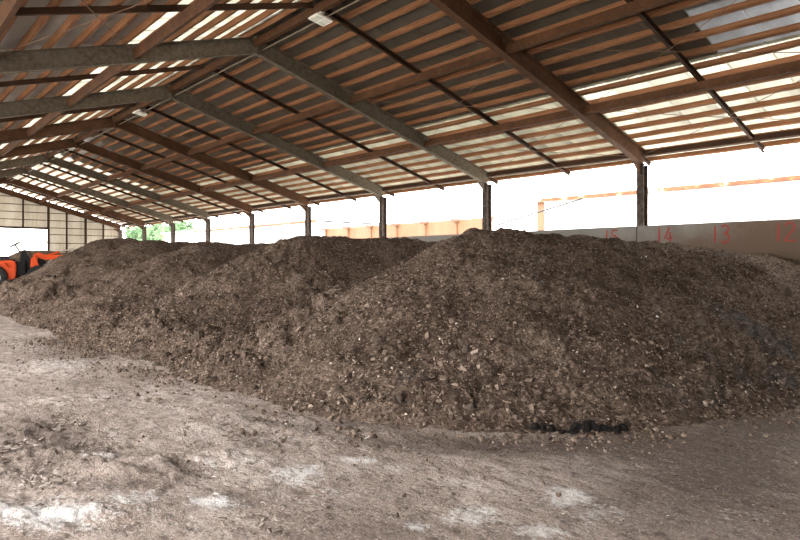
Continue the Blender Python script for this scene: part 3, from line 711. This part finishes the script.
for a, b in zip(FR[:-1], FR[1:]): link('pipe', MB().tube([(0, a + .115 - FR[0], 0), (0, b - .115 - FR[0], 0)], .016, 6).mesh('pipe'), M['conduit'], cd_)
tag(cd_, 'thin pale cable conduit running under the roof ridge', 'conduit')

# ------------------------------------------------------------------ orange articulated loader
ld = empty('wheel_loader', (7.45, 43.6, 0), R(-14)); ld.scale = (1.25, 1.25, 1.25)
tag(ld, 'orange articulated wheel loader with black seat parked behind the heaps', 'wheel loader')
MB().prism([(-1.95, .55), (-1.95, 1.05), (-1.75, 1.32), (-.15, 1.36), (-.05, 1.25), (-.05, .55), (-.35, .42), (-1.7, .42)], -.58, .58).build('rear_body', M['orange'], ld, bevel=.05)
MB().prism([(-1.85, 1.30), (-1.6, 1.62), (-.95, 1.62), (-.80, 1.42), (-.1, 1.40), (-.1, 1.30)], -.50, .50).build('engine_hood', M['black'], ld, bevel=.04)
s_ = MB().box((-.62, 0, 1.50), (.50, .50, .12)).box((-.88, 0, 1.78), (.12, .48, .50), Matrix.Rotation(R(-12), 3, 'Y')).build('seat', M['black'], ld, bevel=.03)
cn = MB().prism([(.10, .70), (.10, 1.50), (.16, 1.80), (.24, 1.90), (.34, 1.84), (.38, 1.62), (.50, 1.50), (.50, .70)], -.22, .22).build('console', M['black'], ld, bevel=.03)
sw = MB(); ax = Vector((-.5, 0, .87)).normalized(); c0 = Vector((-.14, 0, 2.12)); e1 = Vector((0, 1, 0)); e2 = ax.cross(e1)
sw.tube([c0 + (e1 * math.cos(a) + e2 * math.sin(a)) * .23 for a in [2 * math.pi * k / 20 for k in range(21)]], .034, 6)
for a in (.5, 2.6, 4.7): sw.tube([c0, c0 + (e1 * math.cos(a) + e2 * math.sin(a)) * .21], .016, 6)
sw.build('steering_wheel', M['black'], ld, True); MB().tube([c0, c0 - ax * .45], .04, 8).build('steering_column', M['black'], ld)
for sy in (-1, 1):
    MB().tube([(.30, sy * .24, 1.85), (.36, sy * .24, 2.12)], .014, 6).tube([(.36, sy * .24, 2.10), (.36, sy * .24, 2.16)], .03, 6).build('control_lever', M['black'], ld)
MB().prism([(.42, .40), (.42, 1.30), (.75, 1.55), (1.25, 1.25), (1.35, .45)], -.34, .34).build('front_frame', M['black'], ld, bevel=.03)
MB().box((.2, 0, .62), (.55, .30, .24)).build('articulation_joint', M['black'], ld)
MB().box((.02, 0, 1.0), (.62, .80, .62)).build('foot_well', M['black'], ld, bevel=.03)
for sy in (-1, 1):
    MB().prism([(.62, 1.20), (.66, 1.66), (.86, 1.74), (1.20, 1.62), (2.20, 1.62), (2.55, 1.30), (2.50, 1.05), (2.36, 1.05), (2.08, 1.42), (1.15, 1.40), (.86, 1.50), (.80, 1.20)], sy * .40 - .05, sy * .40 + .05).build('loader_arm', M['orange'], ld, bevel=.015)
    c_ = MB().tube([(.60, sy * .40, .75), (1.05, sy * .40, 1.08)], .055, 10).build('lift_cylinder', M['orange'], ld)
    r_ = MB().tube([(1.05, sy * .40, 1.08), (1.42, sy * .40, 1.38)], .03, 8).build('cylinder_rod', M['steel_bright'], c_)
    MB().prism([(.50, .5), (.56, 1.45), (.74, 1.62), (.92, 1.0), (.98, .5)], sy * .40 - .09 + sy * .1, sy * .40 + .03 + sy * .1).build('arm_tower', M['orange'], ld, bevel=.015)
MB().tube([(2.25, -.40, 1.42), (2.25, .40, 1.42)], .06, 10).build('cross_tube', M['orange'], ld)
MB().tube([(.80, 0, 1.45), (1.75, 0, 1.78)], .06, 10).build('tilt_cylinder', M['orange'], ld)
MB().tube([(1.75, 0, 1.78), (2.40, 0, 1.95)], .035, 8).build('tilt_rod', M['steel_bright'], ld)
b = MB(); n_ = 9; arc = [(2.62 + .62 - .62 * math.cos(a) * 1.0, 1.35 - .42 * math.sin(a)) for a in np.linspace(-.75, 1.6, n_)]
outer = arc + [(3.55, .90), (3.55, .935)] + [(x + .035, z + .02) for x, z in arc[::-1]]
b.prism(outer, -.78, .78)
for sy in (-.78, .76): b.prism(arc + [(3.5, .92), (3.1, 1.75)], sy, sy + .02)
b.build('bucket', M['black'], ld)
for x in (-.95, .92):
    for sy in (-1, 1):
        c0 = (x, sy * .60, .56); tp = [(.30, -.15), (.44, -.17), (.54, -.15), (.56, -.08), (.56, .08), (.54, .15), (.44, .17), (.30, .15)]
        ty = MB().lathe_y(tp, c0, 32)
        for k in range(20):
            a = 2 * math.pi * k / 20; Mr = Matrix.Rotation(-a, 3, 'Y')
            ty.box(Vector(c0) + Vector((.565 * math.cos(a), .07 * (1 if k % 2 else -1), .565 * math.sin(a))), (.035, .14, .05), Mr)
        wh = ty.build('tyre', M['rubber'], ld)
        MB().lathe_y([(.04, -.06), (.18, -.08), (.28, -.12), (.30, -.12), (.30, .12), (.28, .12), (.18, .08), (.04, .06)], c0, 24).build('rim', M['grey_paint'], wh)
    MB().tube([(x, -.55, .56), (x, .55, .56)], .08, 10).build('axle', M['black'], ld)
MB().prism([(-1.60, 1.02), (-1.45, 1.25), (-.50, 1.25), (-.35, 1.02), (-.43, 1.02), (-.55, 1.18), (-1.40, 1.18), (-1.52, 1.02)], -.78, -.40).build('fender', M['orange'], ld, bevel=.01)
MB().prism([(-1.60, 1.02), (-1.45, 1.25), (-.50, 1.25), (-.35, 1.02), (-.43, 1.02), (-.55, 1.18), (-1.40, 1.18), (-1.52, 1.02)], .40, .78).build('fender', M['orange'], ld, bevel=.01)

# ------------------------------------------------------------------ neighbours beyond the open side
def building(name, x0, x1, y0, y1, h, label, rusty=True):
    e = empty(name, ((x0 + x1) / 2, (y0 + y1) / 2, 0)); P = Matrix.Translation(-Vector(e.location))
    def b(nm, mb, mt):
        o = mb.build(nm, mt, e); o.matrix_parent_inverse = P; return o
    n = max(1, round((y1 - y0) / 2.0))
    for k in range(n):
        a = y0 + (y1 - y0) * k / n; c = y0 + (y1 - y0) * (k + 1) / n
        b('wall_panel', MB().box((x0 + .06, (a + c) / 2, h / 2 - .03), (.12, c - a - .02, h + .06 - .06)), M['white_wall'])
    b('end_wall', MB().box(((x0 + x1) / 2 + .07, y0 + .08, h / 2), (x1 - x0 - .14, .14, h)), M['white_wall']); b('end_wall', MB().box(((x0 + x1) / 2 + .07, y1 - .08, h / 2), (x1 - x0 - .14, .14, h)), M['white_wall'])
    b('rear_wall', MB().box((x1, (y0 + y1) / 2, h / 2), (.14, y1 - y0, h)), M['white_wall'])
    b('roof', MB().prism([(x0 - .25, h + .12), (x1 + .2, h + .12), (x1 + .2, h + .2), (x0 - .25, h + .2)], y0, y1), M['white_roof'])
    b('corner_trim', MB().box((x0 - .03, y1 - .2, h / 2), (.06, .36, h - .02)), M['tan_wall'])
    g = b('gutter', MB().box((x0 - .16, (y0 + y1) / 2, h + .06), (.16, y1 - y0 + .3, .17)), M['gutter'])
    k = y0 + .8
    while k < y1:
        o = MB().box((x0 - .16, k, h + .06), (.20, .14, .21)).build('gutter_clip', M['white_wall'], g); o.matrix_parent_inverse = P; k += 2.6
    tag(e, label, 'building', 'white outbuildings beyond the concrete wall'); return e
building('white_outbuilding', 24.5, 33, -14, 18.0, 4.45, 'near white outbuilding with rusty gutter beyond wall numbers 12 to 15')
building('white_outbuilding', 24.5, 33, 37.0, 66.0, 4.45, 'far white outbuilding with rusty gutter beyond the distant columns')
fe = empty('panel_fence', (24.6, 29, 0)); P = Matrix.Translation(-Vector(fe.location)); tag(fe, 'tan weathered panel wall with dark brackets on top, between white outbuildings', 'fence')
py_ = [20.9, 23.35, 25.8, 28.3, 30.8, 33.2, 35.8]
for a, c in zip(py_[:-1], py_[1:]):
    for h0, h1 in ((.0, 1.9), (1.92, 3.9)):
        o = MB().box((24.6, (a + c) / 2, (h0 + h1) / 2), (.08, c - a - .06, h1 - h0)).build('panel', M['tan_wall'], fe); o.matrix_parent_inverse = P
for y in py_:
    o = MB().box((24.52, y, 1.95), (.10, .09, 3.9)).build('post', M['tan_wall'], fe); o.matrix_parent_inverse = P
    o = MB().box((24.42, y, 3.86), (.42, .34, .16)).build('bracket', M['dark_bracket'], fe); o.matrix_parent_inverse = P
# guy wires in the yard
g = MB().tube([(18.2, 15.27, 2.98), (24.2, 15.4, 4.40)], .034, 6)
tag(g.build('guy_wire', M['black']), 'thin taut guy wire rising towards the near white outbuilding', 'wire')
# low white building seen through the doorway
fb = empty('white_depot', (2, 92, 0)); P = Matrix.Translation(-Vector(fb.location)); tag(fb, 'long white depot with tan eave seen through the far doorway', 'building')
for k in range(8):
    o = MB().box((-24 + k * 6.5, 92, 2.0), (6.46, .2, 4.0)).build('wall_panel', M['white_wall'], fb); o.matrix_parent_inverse = P
o = MB().box((-1.5, 91.8, 4.15), (52, .5, .3)).build('eave', M['tan_eave'], fb); o.matrix_parent_inverse = P
o = MB().prism([(-27.5, 4.3), (24.5, 4.3), (24.5, 4.4), (-27.5, 4.4)], 91.4, 99).build('roof', M['white_roof'], fb); o.matrix_parent_inverse = P
# trees
def tree(x, y, h, r, label):
    e = empty('broadleaf_tree', (x, y, 0)); tr_ = MB().tube([(0, 0, -.03), (.1, 0, h * .3), (0, .1, h * .7)], [.28, .2, .06], 8)
    for k in range(5):
        a = k * 1.3; tr_.tube([(.05, 0, h * (.3 + .07 * k)), (math.cos(a) * r * .6, math.sin(a) * r * .6, h * (.5 + .08 * k))], [.09, .03], 6)
    tr_.build('trunk', M['bark'], e, True)
    cl = rng.normal(size=(26, 3)); cl /= np.linalg.norm(cl, axis=1)[:, None]; cl = cl * rng.uniform(.35, .85, (26, 1)) * np.array([r, r, h * .36]) + np.array([0, 0, h * .62])
    n = 4200; c = cl[rng.integers(0, 26, n)] + rng.normal(size=(n, 3)) * r * .17; Rm = rot_mats(n); q = np.array([(-1, -.55, 0), (1, -.55, 0), (1, .55, 0), (-1, .55, 0)]) * .16
    V = np.einsum('nij,kj->nki', Rm, q) + c[:, None]; F = np.arange(n * 4).reshape(-1, 4)
    cr_ = link('crown', np_mesh('crown', V.reshape(-1, 3), F), M['leaf'], e); tag(e, label, 'tree', 'trees beyond the yard'); return e
tree(33, 84, 7.4, 3.2, 'pale green tree beyond the far columns, rightmost of the row')
tree(34.5, 94, 7.6, 3.2, 'pale green tree beyond the far columns, second from the right')
tree(36, 106, 8.4, 3.4, 'pale green tree beyond the far columns, third from the right')
tree(31, 116, 8.2, 3.4, 'pale green tree beyond the far columns, leftmost of the row')
